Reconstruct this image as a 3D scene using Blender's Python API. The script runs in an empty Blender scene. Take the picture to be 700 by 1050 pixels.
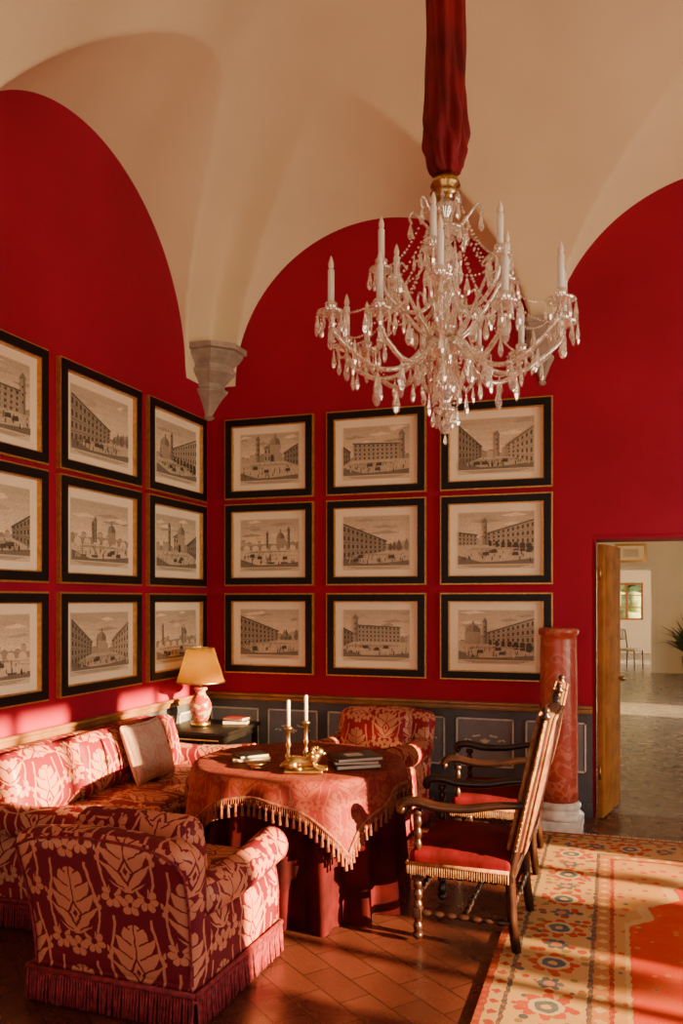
import bpy, math, random
import numpy as np
from mathutils import Vector, Matrix
random.seed(11)
pi=math.pi
scene=bpy.context.scene

# ------------------------------------------------------------------ node helpers
class E:
    def __init__(s,nt,x): s.nt=nt; s.x=x
    def op(s,o,b=None,c=None,clamp=False):
        n=s.nt.nodes.new('ShaderNodeMath'); n.operation=o; n.use_clamp=clamp
        for i,a in enumerate((s,b,c)):
            if a is None: continue
            a=a.x if isinstance(a,E) else a
            if isinstance(a,(int,float)): n.inputs[i].default_value=a
            else: s.nt.links.new(a,n.inputs[i])
        return E(s.nt,n.outputs[0])
    def __add__(s,b): return s.op('ADD',b)
    __radd__=__add__
    def __sub__(s,b): return s.op('SUBTRACT',b)
    def __rsub__(s,b): return E(s.nt,b).op('SUBTRACT',s)
    def __mul__(s,b): return s.op('MULTIPLY',b)
    __rmul__=__mul__
    def __truediv__(s,b): return s.op('DIVIDE',b)
    def __lt__(s,b): return s.op('LESS_THAN',b)
    def __gt__(s,b): return s.op('GREATER_THAN',b)
    def sin(s): return s.op('SINE')
    def cos(s): return s.op('COSINE')
    def abs(s): return s.op('ABSOLUTE')
    def floor(s): return s.op('FLOOR')
    def frac(s): return s.op('FRACT')
    def sqrt(s): return s.op('SQRT')
    def min(s,b): return s.op('MINIMUM',b)
    def max(s,b): return s.op('MAXIMUM',b)
    def atan2(s,b): return s.op('ARCTAN2',b)
    def mod2(s): return s-(s*0.5).floor()*2.0
    def clampv(s): return s.op('ADD',0.0,clamp=True)
    def step(s,a,b): # smooth ramp
        return ((s-a)*(1.0/(b-a))).clampv()

def newmat(name):
    m=bpy.data.materials.new(name); m.use_nodes=True
    nt=m.node_tree; b=nt.nodes['Principled BSDF']
    return m,nt,b
def mixcol(nt,f,a,b):
    n=nt.nodes.new('ShaderNodeMix'); n.data_type='RGBA'
    fs=f.x if isinstance(f,E) else f
    if isinstance(fs,(int,float)): n.inputs[0].default_value=fs
    else: nt.links.new(fs,n.inputs[0])
    for i,c in ((6,a),(7,b)):
        if isinstance(c,tuple): n.inputs[i].default_value=(*c,1)
        else: nt.links.new(c,n.inputs[i])
    return n.outputs[2]
def coords(nt,kind='Object'):
    return nt.nodes.new('ShaderNodeTexCoord').outputs[kind]
def sep(nt,v):
    n=nt.nodes.new('ShaderNodeSeparateXYZ'); nt.links.new(v,n.inputs[0])
    return E(nt,n.outputs[0]),E(nt,n.outputs[1]),E(nt,n.outputs[2])
def noise(nt,vec,scale,detail=3,rough=.5,out=0):
    n=nt.nodes.new('ShaderNodeTexNoise'); n.inputs['Scale'].default_value=scale
    n.inputs['Detail'].default_value=detail; n.inputs['Roughness'].default_value=rough
    if vec is not None: nt.links.new(vec,n.inputs['Vector'])
    return E(nt,n.outputs[out])
def bump(nt,b,h,strength=.3,dist=.01):
    n=nt.nodes.new('ShaderNodeBump'); n.inputs['Strength'].default_value=strength; n.inputs['Distance'].default_value=dist
    nt.links.new(h.x,n.inputs['Height']); nt.links.new(n.outputs[0],b.inputs['Normal'])
def simple(name,c,rough=.5,metal=0,var=.25,scale=6,bs=.1,c2=None,spec=None,sheen=0,bscale=None):
    m,nt,b=newmat(name)
    v=coords(nt); n=noise(nt,v,scale,4)
    c2=c2 or tuple(x*(1-var) for x in c)
    nt.links.new(mixcol(nt,n.step(.35,.65),c2,c),b.inputs['Base Color'])
    b.inputs['Roughness'].default_value=rough; b.inputs['Metallic'].default_value=metal
    if spec is not None: b.inputs['Specular IOR Level'].default_value=spec
    if sheen: 
        b.inputs['Sheen Weight'].default_value=sheen; b.inputs['Sheen Roughness'].default_value=.35
        b.inputs['Sheen Tint'].default_value=(*[min(1,x*2+.02) for x in c],1)
    if bs: bump(nt,b,noise(nt,v,bscale or scale*5,3),bs,.004)
    return m

def uvxy(nt):
    n=nt.nodes.new('ShaderNodeUVMap'); n.uv_map='UVMap'
    return n.outputs[0]

def damask(name,bg,fg,w=.27,h=.42,rough=(.6,.38)):
    m,nt,b=newmat(name)
    uv=uvxy(nt); u,v,_=sep(nt,uv)
    nz=noise(nt,uv,20,2); nz2=noise(nt,uv,24,2,.5)
    s=w/.27
    u=u+(nz-.5)*(.020*s); v=v+(nz2-.5)*(.016*s)
    uu=u*(1/w); col=uu.floor()
    vv=(v*(1/h))+col.mod2()*.5
    x=(uu.frac()-.5)*w; y=(vv.frac()-.5)*h; X=x.abs()
    # large acanthus leaf, lobes swept upward
    t=(y+.105*s)*(1/(.285*s)); inside=(t>0)*(t<1)
    sw=(t*4.6-X*(9/s)).frac()
    hw=((t*pi).sin().max(0.0)).sqrt()*(sw*.44+.58)*(.116*s)
    leaf=inside*(X<hw)*(1-(sw<.13)*(X>.016*s))*(1-(X<.003*s)*(y>.03*s))
    ex=X*(1/(.026*s)); ey=(y+.02*s)*(1/(.042*s)); el=ex+ey.abs()
    leaf=leaf*(1-(el<1.45)*(el>1.0)); leaf=leaf*(1-(el<.45))
    def scroll(cx,cy,r0,r1,k,gap):
        dx=X-cx; dy=y-cy; r=(dx*dx+dy*dy).sqrt(); th=dx.atan2(dy)
        l=(th*k).cos().abs()
        return (r>r0)*(r<(l*.32+.68)*r1)*(1-(l<.14)*(r>r0*1.25))*(1-((th-gap).abs()<.5))
    B=scroll(.078*s,-.128*s,.014*s,.052*s,3.5,-.3)
    C=scroll(.0,-.158*s,.010*s,.046*s,2.5,9)
    D=scroll(w*.5,.045*s,.010*s,.034*s,2.5,9)
    stem=((X-((y*(2*pi/h)).cos()*.018*s+.100*s)).abs()<.0058*s)*(1-leaf)*(y>-.09*s)
    mk=leaf.max(B).max(C).max(D).max(stem)
    tone=noise(nt,uv,3,2)
    fgc=mixcol(nt,tone,tuple(c*.72 for c in fg),fg)
    nt.links.new(mixcol(nt,mk,bg,fgc),b.inputs['Base Color'])
    r=mk*(rough[1]-rough[0])+rough[0]
    nt.links.new(r.x,b.inputs['Roughness'])
    b.inputs['Specular IOR Level'].default_value=.3
    bump(nt,b,mk*.4+noise(nt,uv,300,1)*.3,.25,.003)
    return m

# ------------------------------------------------------------------ mesh builder
class MB:
    def __init__(s): s.v=[];s.f=[];s.m=[];s.s=[];s.c=[];s.M=Matrix.Identity(4)
    def add(s,vs,fs,mat=0,smooth=True,M=None,col=None):
        T=s.M if M is None else s.M@M
        o=len(s.v)
        s.v.extend([T@Vector(p) for p in vs])
        for f in fs:
            s.f.append([o+i for i in f]); s.m.append(mat); s.s.append(smooth); s.c.append(col or (1,1,1))
    def box(s,x0,x1,y0,y1,z0,z1,mat=0,M=None,smooth=False):
        vs=[(x,y,z) for x in(x0,x1) for y in(y0,y1) for z in(z0,z1)]
        s.add(vs,[(0,1,3,2),(4,6,7,5),(0,4,5,1),(2,3,7,6),(0,2,6,4),(1,5,7,3)],mat,smooth,M)
    def bbox(s,x0,x1,y0,y1,z0,z1,b=.006,mat=0,M=None):
        s.rbox((x0+x1)/2,(y0+y1)/2,(z0+z1)/2,x1-x0,y1-y0,z1-z0,b,1,(0,0,0),mat,M,2)
    def rbox(s,cx,cy,cz,sx,sy,sz,r,n=6,puff=(0,0,0),mat=0,M=None,e=4,fn=None):
        h=[sx/2,sy/2,sz/2]; r=min(r,min(h)*.999)
        ts=[]
        for a in range(3):
            inner=h[a]-r; l=[]
            for i in range(e+1):
                l.append(-(inner+r*math.sin((1-i/e)*pi/4)/math.sin(pi/4)))
            for i in range(1,n): l.append(-inner+2*inner*i/n)
            for i in range(e+1): l.append(inner+r*math.sin((i/e)*pi/4)/math.sin(pi/4))
            l2=[l[0]]
            for q in l[1:]:
                if q-l2[-1]>1e-6: l2.append(q)
            l2[-1]=h[a]; l2[0]=-h[a]
            ts.append(l2)
        idx={};vs=[];fs=[]
        def vid(p):
            k=tuple(round(q,5) for q in p)
            if k in idx: return idx[k]
            inn=[max(-(h[i]-r),min(h[i]-r,p[i])) for i in range(3)]
            d=Vector([p[i]-inn[i] for i in range(3)])
            if d.length>0: d=d.normalized()*r
            q=[inn[i]+d[i] for i in range(3)]
            t=[p[i]/h[i] for i in range(3)]
            out=[q[i]*(1+puff[i]/h[i]*(1-t[(i+1)%3]**2)*(1-t[(i+2)%3]**2)) for i in range(3)]
            if fn: out=fn(out,t)
            idx[k]=len(vs); vs.append((out[0]+cx,out[1]+cy,out[2]+cz)); return idx[k]
        for a in range(3):
            b_,c_=(a+1)%3,(a+2)%3
            for sg in(-1,1):
                for i in range(len(ts[b_])-1):
                    for j in range(len(ts[c_])-1):
                        q=[]
                        for (ii,jj) in((i,j),(i+1,j),(i+1,j+1),(i,j+1)):
                            p=[0,0,0]; p[a]=sg*h[a]; p[b_]=ts[b_][ii]; p[c_]=ts[c_][jj]
                            q.append(vid(p))
                        if sg<0: q=q[::-1]
                        q2=[]
                        for k in q:
                            if k not in q2:q2.append(k)
                        if len(q2)>2: fs.append(q2)
        s.add(vs,fs,mat,True,M)
    def lathe(s,prof,n=24,mat=0,M=None,smooth=True,rf=None,cap=True):
        vs=[];fs=[]
        for k,(r,z) in enumerate(prof):
            for i in range(n):
                th=2*pi*i/n; rr=r*(rf(th,k/(len(prof)-1)) if rf else 1)
                vs.append((rr*math.cos(th),rr*math.sin(th),z))
        for k in range(len(prof)-1):
            for i in range(n):
                j=(i+1)%n
                fs.append((k*n+i,k*n+j,(k+1)*n+j,(k+1)*n+i))
        if cap:
            fs.append(tuple(range(n))[::-1]); fs.append(tuple((len(prof)-1)*n+i for i in range(n)))
        s.add(vs,fs,mat,smooth,M)
    def tube(s,path,rad,n=8,mat=0,M=None,smooth=True,flat=1.0,closed=False):
        P=[Vector(p) for p in path]
        if not hasattr(rad,'__len__'): rad=[rad]*len(P)
        if len(rad)!=len(P):
            q=len(rad); rad=[rad[min(q-1,int(round(i*(q-1)/(len(P)-1))))] for i in range(len(P))]
        vs=[];fs=[]; up=None
        for i,p in enumerate(P):
            if closed: t=(P[(i+1)%len(P)]-P[i-1])
            else: t=(P[min(i+1,len(P)-1)]-P[max(i-1,0)])
            if t.length<1e-9: t=Vector((0,0,1))
            t.normalize()
            if up is None:
                up=Vector((0,0,1)) if abs(t.z)<.9 else Vector((1,0,0))
            a=up-t*up.dot(t); a.normalize(); up=a; b=t.cross(a)
            for k in range(n):
                th=2*pi*k/n
                vs.append(p+(a*math.cos(th)+b*math.sin(th)*flat)*rad[i])
        L=len(P); R=L if closed else L-1
        for i in range(R):
            i2=(i+1)%L
            for k in range(n):
                j=(k+1)%n
                fs.append((i*n+k,i*n+j,i2*n+j,i2*n+k))
        if not closed:
            fs.append(tuple(range(n))[::-1]); fs.append(tuple((L-1)*n+k for k in range(n)))
        s.add(vs,fs,mat,smooth,M)
    def ball(s,c,r,mat=0,n=12,sc=(1,1,1),M=None,smooth=True):
        k=max(4,n//2)
        prof=[(max(1e-4,math.sin(pi*i/k)),-math.cos(pi*i/k)) for i in range(k+1)]
        T=Matrix.Translation(c)@Matrix.Diagonal((r*sc[0],r*sc[1],r*sc[2],1))
        s.lathe(prof,n,mat,T if M is None else M@T,smooth)
    def build(s,name,mats,loc=(0,0,0),rz=0,parent=None,rot=None,recalc=True):
        me=bpy.data.meshes.new(name)
        me.from_pydata([tuple(v) for v in s.v],[],s.f)
        for m in mats: me.materials.append(m)
        me.polygons.foreach_set('material_index',s.m)
        me.polygons.foreach_set('use_smooth',s.s)
        if recalc:
            import bmesh
            bm=bmesh.new(); bm.from_mesh(me); bmesh.ops.recalc_face_normals(bm,faces=bm.faces); bm.to_mesh(me); bm.free()
        me.uv_layers.new(name='UVMap')
        me.color_attributes.new('Col','FLOAT_COLOR','CORNER')
        n=len(me.loops); uv=np.zeros((n,2),np.float32); cc=np.ones((n,4),np.float32)
        co=np.zeros(len(me.vertices)*3,np.float32); me.vertices.foreach_get('co',co); co=co.reshape(-1,3)
        vi=np.zeros(n,np.int32); me.loops.foreach_get('vertex_index',vi)
        nf=len(me.polygons); nr=np.zeros(nf*3,np.float32); me.polygons.foreach_get('normal',nr); nr=np.abs(nr.reshape(-1,3))
        lt=np.zeros(nf,np.int32); me.polygons.foreach_get('loop_total',lt)
        ax=np.argmax(nr,1); axl=np.repeat(ax,lt); p=co[vi]
        uv[:,0]=np.where(axl==0,p[:,1],p[:,0]); uv[:,1]=np.where(axl==2,p[:,1],p[:,2])
        cc[:,:3]=np.repeat(np.array(s.c,np.float32),lt,axis=0)
        me.uv_layers['UVMap'].data.foreach_set('uv',uv.ravel()); me.color_attributes['Col'].data.foreach_set('color',cc.ravel())
        ob=bpy.data.objects.new(name,me); scene.collection.objects.link(ob)
        ob.location=loc; ob.rotation_euler=rot or (0,0,rz)
        if parent: ob.parent=parent
        return ob

def spline(pts,n=8):
    P=[Vector(p) for p in pts]; P=[P[0]*2-P[1]]+P+[P[-1]*2-P[-2]]; out=[]
    for i in range(1,len(P)-2):
        for k in range(n):
            t=k/n; a,b,c,d=P[i-1],P[i],P[i+1],P[i+2]
            out.append(.5*((2*b)+(c-a)*t+(2*a-5*b+4*c-d)*t*t+(3*b-a-3*c+d)*t**3))
    out.append(P[-2]); return out

# ------------------------------------------------------------------ materials
def wallred():
    m,nt,b=newmat('red_wall_fabric')
    v=coords(nt); n=noise(nt,v,1.3,3); w=noise(nt,v,180,2)
    nt.links.new(mixcol(nt,n.step(.3,.7),(.27,.004,.025),(.34,.006,.034)),b.inputs['Base Color'])
    b.inputs['Roughness'].default_value=.75; b.inputs['Specular IOR Level'].default_value=.25
    bump(nt,b,w,.15,.003); return m
M_red=wallred()
M_cream=simple('cream_plaster',(.80,.655,.40),.85,0,.07,1.2,.15,bscale=14)
M_stone=simple('corbel_stone',(.42,.34,.25),.8,0,.3,9,.3)
M_white=simple('white_plaster',(.80,.70,.54),.8,0,.06,2,.1)
M_dado=simple('grey_dado_paint',(.085,.085,.095),.5,0,.3,5,.1)
M_dadop=simple('grey_panel_paint',(.20,.195,.21),.55,0,.2,7,.1)
M_orn=simple('white_ornament_paint',(.65,.60,.52),.6,0,.2,20,0)
M_rail=simple('gilded_wood_rail',(.36,.16,.045),.35,.15,.4,8,.1)
M_base=simple('dark_baseboard_paint',(.05,.045,.05),.5,0,.3,5,.1)
M_black=simple('black_lacquer',(.008,.006,.006),.45,0,.3,8,.05,spec=.25)
M_gold=simple('gold_leaf',(.70,.36,.09),.4,.7,.3,30,.1)
M_mat=simple('cream_mat_board',(.93,.78,.54),.85,0,.05,3,0)
M_brass=simple('aged_brass',(.62,.40,.14),.3,1,.4,25,.2)
M_wood=simple('dark_walnut',(.035,.011,.006),.3,0,.5,14,.15)
M_doorw=simple('honey_door_wood',(.36,.14,.030),.85,0,.35,7,.1,spec=.05)
M_velvet=simple('crimson_velvet',(.15,.002,.008),.8,0,.6,7,.25,sheen=.05,spec=.15)
M_velvetd=simple('dark_red_velvet',(.060,.0015,.004),.85,0,.6,7,.25,sheen=.05,spec=.12)
M_sleeve=simple('red_silk_velvet',(.20,.003,.009),.65,0,.5,7,.25,sheen=.05,spec=.25)
M_fringe=simple('crimson_fringe',(.26,.022,.034),.7,0,.6,40,.2,spec=.2)
M_fringeg=simple('gold_fringe',(.34,.19,.08),.7,0,.45,40,.2,c2=(.20,.06,.03),spec=.2)
M_fringer=simple('rose_gold_fringe',(.26,.10,.055),.7,0,.45,40,.2,c2=(.16,.025,.015),spec=.2)
M_candle=simple('ivory_wax',(.85,.80,.70),.45,0,.05,5,0)
M_marblew=simple('white_marble',(.72,.66,.60),.3,0,.35,12,0)

dam_chair=damask('damask_crimson_rose',(.13,.003,.013),(.60,.20,.115))
dam_sofa=damask('damask_sofa_rose',(.17,.004,.014),(.58,.22,.125),w=.25,h=.39)
dam_back=damask('damask_pink_red',(.26,.006,.018),(.64,.26,.15),w=.23,h=.36)
dam_cloth=damask('rust_table_jacquard',(.155,.009,.008),(.235,.040,.020),w=.16,h=.24,rough=(.8,.7))
dam_tap=damask('tapestry_stripe_fabric',(.16,.095,.04),(.22,.025,.02),w=.08,h=.13,rough=(.8,.75))
dam_pale=damask('pale_silk_cushion',(.56,.29,.21),(.70,.46,.35),w=.18,h=.26)

def marble_red():
    m,nt,b=newmat('red_veined_marble')
    v=coords(nt); w=noise(nt,v,4,5,.6)
    n2=nt.nodes.new('ShaderNodeTexNoise'); n2.inputs['Scale'].default_value=7; n2.inputs['Detail'].default_value=6; n2.inputs['Distortion'].default_value=1.2
    nt.links.new(v,n2.inputs['Vector']); e=E(nt,n2.outputs[0])
    c=mixcol(nt,w.step(.35,.65),(.24,.022,.014),(.40,.060,.032))
    vein=1-((e-.5).abs()*26).clampv()
    c=mixcol(nt,vein*.5,c,(.55,.22,.14))
    nt.links.new(c,b.inputs['Base Color']); b.inputs['Roughness'].default_value=.3; return m
M_mred=marble_red()

def floor_mat(name,c1,c2,mort,bw,bh,ang,rough,offset=.5):
    m,nt,b=newmat(name)
    v=coords(nt); mp=nt.nodes.new('ShaderNodeMapping'); mp.inputs['Rotation'].default_value=(0,0,ang)
    nt.links.new(v,mp.inputs[0])
    br=nt.nodes.new('ShaderNodeTexBrick'); nt.links.new(mp.outputs[0],br.inputs['Vector'])
    br.inputs['Scale'].default_value=1; br.inputs['Brick Width'].default_value=bw; br.inputs['Row Height'].default_value=bh
    br.inputs['Mortar Size'].default_value=.004; br.inputs['Mortar Smooth'].default_value=.3; br.offset=offset
    br.inputs['Color1'].default_value=(*c1,1); br.inputs['Color2'].default_value=(*c2,1); br.inputs['Mortar'].default_value=(*mort,1)
    n=noise(nt,v,3,5)
    c=mixcol(nt,n.step(.3,.75)*.5,br.outputs[0],tuple(x*.45 for x in c1))
    nt.links.new(c,b.inputs['Base Color'])
    r=noise(nt,v,9,3)*.25+(rough-.12); nt.links.new(r.x,b.inputs['Roughness'])
    bump(nt,b,E(nt,br.outputs[1])*-1.0+noise(nt,v,12,2)*.4,.35,.004)
    return m
M_floor=floor_mat('terracotta_tiles',(.110,.030,.020),(.074,.020,.014),(.022,.010,.008),.30,.15,pi/4-.1,.28)
M_floor2=floor_mat('pale_stone_tiles',(.22,.19,.175),(.165,.145,.135),(.08,.07,.06),.5,.25,pi/4,.25,.5)

def rug_mat(W,L):
    m,nt,b=newmat('persian_rug_wool')
    v=coords(nt); x,y,_=sep(nt,v)
    nz=noise(nt,v,30,2); x=x+(nz-.5)*.03; y=y+(noise(nt,v,27,2)-.5)*.03
    xi=x.min(W-x); yi=y.min(L-y); e=xi.min(yi)
    side=xi<yi
    s=side*y+(1-side)*x
    K=.72
    def k_(c): return tuple(q*K for q in c)
    fld=k_((.62,.055,.018)); crm=k_((.60,.36,.14))
    zig=((s*(1/.34)).frac()-.5).abs()*.16
    def fl(sx,sy,R,k):
        r=(sx*sx+sy*sy).sqrt(); th=sx.atan2(sy); l=(th*k).cos().abs()
        return r,(r<(l*.4+.6)*R),l
    p=((s*(1/.42)).frac()-.5)*.42; q=e-.27
    r,fm,l=fl(p,q,.115,4)
    p2=((s*(1/.42)+.5).frac()-.5)*.42
    r2,fm2,l2=fl(p2,q,.06,3)
    vor=nt.nodes.new('ShaderNodeTexVoronoi'); vor.inputs['Scale'].default_value=17; nt.links.new(v,vor.inputs['Vector'])
    vd=E(nt,vor.outputs['Distance']); vc,vc2,_=sep(nt,vor.outputs['Color'])
    c=mixcol(nt,(vd<.38)*(vc>.42),crm,k_((.46,.05,.025)))
    c=mixcol(nt,(vd<.34)*(vc<.30),c,(.06,.075,.09))
    c=mixcol(nt,(vd<.34)*(vc2>.75),c,k_((.28,.22,.08)))
    c=mixcol(nt,fm,c,k_((.52,.07,.03))); c=mixcol(nt,fm*(r<.072),c,k_((.62,.46,.24))); c=mixcol(nt,fm*(r<.05),c,(.07,.10,.13)); c=mixcol(nt,fm*(r<.02),c,k_((.65,.40,.14)))
    c=mixcol(nt,fm2,c,(.08,.09,.11)); c=mixcol(nt,fm2*(r2<.025),c,k_((.6,.22,.10)))
    def band(a,b_,base,mot,per,th=0.5):
        nonlocal c
        k=(e>a)*(e<b_)
        dm=((s*(1/per)).frac()-.5).abs()*2*(b_-a)*.8; cc=(e-(a+b_)/2).abs()
        mm=((dm+cc)<(b_-a)*.42)
        c=mixcol(nt,k,c,mixcol(nt,mm,k_(base),k_(mot)))
    band(.0,.035,(.36,.05,.025),(.45,.08,.04),.05)
    band(.035,.095,(.54,.34,.14),(.40,.05,.03),.09)
    band(.095,.115,(.10,.09,.09),(.3,.1,.06),.05)
    band(.425,.445,(.10,.09,.09),(.3,.1,.06),.05)
    band(.445,.51,(.52,.20,.06),(.62,.44,.20),.10)
    band(.51,.53,(.40,.04,.02),(.3,.1,.06),.05)
    sp=(e>.53)
    spc=mixcol(nt,(vd<.36)*(vc>.5),k_((.58,.30,.10)),k_((.56,.08,.03))); spc=mixcol(nt,(vd<.24)*(vc2<.3),spc,(.10,.11,.11))
    c=mixcol(nt,sp,c,spc)
    dcx=((x-W/2)*(1/(W/2-.62))).abs(); dcy=((y-L/2)*(1/(L/2-.62))).abs()
    med=(dcx*.9+dcy*.75+zig*1.2)
    inf=(med<1.28)*(e>.60)
    fc=mixcol(nt,(vd<.26)*(vc>.66),fld,k_((.60,.20,.06)))
    fc=mixcol(nt,(vd<.20)*(vc2<.15),fc,k_((.22,.12,.08)))
    c=mixcol(nt,sp*(med<1.34)*(e>.58),c,k_((.62,.40,.17)))
    c=mixcol(nt,inf,c,fc)
    wear=noise(nt,v,5,5,.65)
    c=mixcol(nt,wear.step(.45,.8)*.35,c,k_((.58,.28,.12)))
    nt.links.new(c,b.inputs['Base Color']); b.inputs['Roughness'].default_value=.9; b.inputs['Specular IOR Level'].default_value=.1
    bump(nt,b,noise(nt,v,220,2),.4,.004)
    return m

def engr_mat():
    m,nt,b=newmat('engraving_ink_paper')
    a=nt.nodes.new('ShaderNodeAttribute'); a.attribute_name='Col'
    v=coords(nt); n=noise(nt,v,110,4,.75); n2=noise(nt,v,14,3)
    f=(n.step(.44,.56)*.36+n2.step(.4,.7)*.10)
    mul=nt.nodes.new('ShaderNodeMix'); mul.data_type='RGBA'; mul.blend_type='MULTIPLY'; nt.links.new(f.x,mul.inputs[0])
    nt.links.new(a.outputs['Color'],mul.inputs[6]); mul.inputs[7].default_value=(.42,.36,.28,1)
    nt.links.new(mul.outputs[2],b.inputs['Base Color']); b.inputs['Roughness'].default_value=.7
    return m
M_engr=engr_mat()

def crystal():
    m,nt,b=newmat('cut_crystal')
    out=nt.nodes['Material Output']
    b.inputs['Base Color'].default_value=(1,.95,.86,1); b.inputs['Roughness'].default_value=.08; b.inputs['Metallic'].default_value=.0
    n=noise(nt,coords(nt),40,1)
    gl=nt.nodes.new('ShaderNodeBsdfGlossy'); gl.inputs['Roughness'].default_value=.10; gl.inputs['Color'].default_value=(1,.95,.86,1)
    tr=nt.nodes.new('ShaderNodeBsdfTransparent'); tr.inputs['Color'].default_value=(.95,.91,.85,1)
    ms=nt.nodes.new('ShaderNodeMixShader'); 
    f=n.step(.3,.7)*.25+.32
    nt.links.new(f.x,ms.inputs[0]); nt.links.new(tr.outputs[0],ms.inputs[1]); nt.links.new(gl.outputs[0],ms.inputs[2])
    ms2=nt.nodes.new('ShaderNodeMixShader'); ms2.inputs[0].default_value=.18
    nt.links.new(ms.outputs[0],ms2.inputs[1]); nt.links.new(b.outputs[0],ms2.inputs[2])
    nt.links.new(ms2.outputs[0],out.inputs[0]); return m
M_cry=crystal()

# ------------------------------------------------------------------ room shell
X0,X1,Y0,Y1=-3.39,4.85,-2.45,6.51
def wall_open(name,axis,a0,a1,t0,t1,z0,z1,ops,mat):
    mb=MB()
    cuts=sorted(set([a0,a1]+[o for op in ops for o in op[:2]]))
    for i in range(len(cuts)-1):
        a,b=cuts[i],cuts[i+1]; mid=(a+b)/2; segs=[(z0,z1)]
        for o in ops:
            if o[0]<mid<o[1]:
                ns=[]
                for (p,q) in segs:
                    if o[2]>p: ns.append((p,o[2]))
                    if o[3]<q: ns.append((o[3],q))
                segs=ns
        for (p,q) in segs:
            if axis=='x': mb.box(a,b,t0,t1,p,q)
            else: mb.box(t0,t1,a,b,p,q)
    return mb.build(name,[mat])
DOOR=(-.155,1.10)
wall_open('wall_left','y',Y0-.3,Y1,X0-.3,X0,0,5.75,[],M_red)
wall_open('wall_back','x',X0-.3,X1+.3,Y1,Y1+.45,0,5.75,[(DOOR[0],DOOR[1],0,2.14)],M_red)
WINS=[(2.15,3.25,.55,2.95),(3.75,4.85,.55,2.95),(-.9,.4,.55,2.95)]
wall_open('wall_right','y',Y0-.3,Y1,X1,X1+.35,0,5.75,WINS,M_red)
wall_open('wall_front','x',X0-.3,X1+.3,Y0-.35,Y0,0,5.75,[(-2.3,-1.2,.55,2.95),(.4,1.6,.55,2.95)],M_red)
mb=MB(); mb.box(X0-.3,X1+.3,Y0-.35,Y1+.2,-.12,0); mb.build('floor',[M_floor])

def window(name,axis,a0,a1,z0,z1,t,mat):
    mb=MB()
    def bx(a,b,p,q,d=.04):
        if axis=='y': mb.bbox(t-d/2,t+d/2,a,b,p,q,.004)
        else: mb.bbox(a,b,t-d/2,t+d/2,p,q,.004)
    w=.06
    bx(a0,a0+w,z0,z1);bx(a1-w,a1,z0,z1);bx(a0+w,a1-w,z0,z0+w);bx(a0+w,a1-w,z1-w,z1)
    bx((a0+a1)/2-.04,(a0+a1)/2+.04,z0+w,z1-w)
    for k in(1,2): 
        z=z0+(z1-z0)*k/3; bx(a0+w,(a0+a1)/2-.04,z-.015,z+.015,.03); bx((a0+a1)/2+.04,a1-w,z-.015,z+.015,.03)
    return mb.build(name,[mat])
for i,w in enumerate(WINS): window('window_%d'%(i+1),'y',w[0],w[1],w[2],w[3],X1+.2,M_doorw)
window('window_4','x',-2.3,-1.2,.55,2.95,Y0-.2,M_doorw); window('window_5','x',.4,1.6,.55,2.95,Y0-.2,M_doorw)

# vault
def vault():
    cx=[-1.85,.80,3.45]; rx=1.275; cy=[4.74,1.90,-.94]; ry=1.375
    C=3.50
    def axis_pts(a,b,cs,r):
        l=set(np.arange(a,b,.03).tolist()+[b])
        for c in cs:
            for k in range(-26,27): l.add(c+r*math.sin(k/26*pi/2))
        for k in range(1,14):
            q=.35*(k/14)**2; l.add(a+q); l.add(b-q)
        l=sorted(l); o=[a]
        for q in l:
            if q-o[-1]>.0045 and b-q>.002: o.append(q)
        o.append(b); return np.array(o)
    xs=axis_pts(X0,X1,cx,rx); ys=axis_pts(Y0,Y1,cy,ry)
    X,Y=np.meshgrid(xs,ys,indexing='ij')
    dx=np.minimum(X-X0,X1-X); dy=np.minimum(Y-Y0,Y1-Y)
    d=(np.maximum(dx,1e-5)**-8+np.maximum(dy,1e-5)**-8)**(-1/8)
    wv=2.15; t=np.clip(1-d/wv,0,1)
    H=C+2.0*np.sqrt(1-t*t)
    for c in cx:
        ok=(np.abs(X-c)<rx+1e-6)&(dy<1.15)
        L=np.where(ok,C+.42*dy+np.sqrt(np.maximum(rx*rx-(X-c)**2,0)),-1); H=np.maximum(H,L)
    for c in cy:
        ok=(np.abs(Y-c)<ry+1e-6)&(dx<1.1)
        L=np.where(ok,C+.30*dx+np.sqrt(np.maximum(ry*ry-(Y-c)**2,0)),-1); H=np.maximum(H,L)
    nx,ny=X.shape
    vs=np.stack([X,Y,H],-1).reshape(-1,3)
    i,j=np.meshgrid(np.arange(nx-1),np.arange(ny-1),indexing='ij'); a=(i*ny+j).ravel()
    fs=np.stack([a,a+1,a+ny+1,a+ny],1)
    me=bpy.data.meshes.new('ceiling'); me.from_pydata(vs.tolist(),[],fs.tolist()); me.materials.append(M_cream)
    me.polygons.foreach_set('use_smooth',[True]*len(fs))
    ob=bpy.data.objects.new('ceiling',me); scene.collection.objects.link(ob)
vault()

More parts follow.
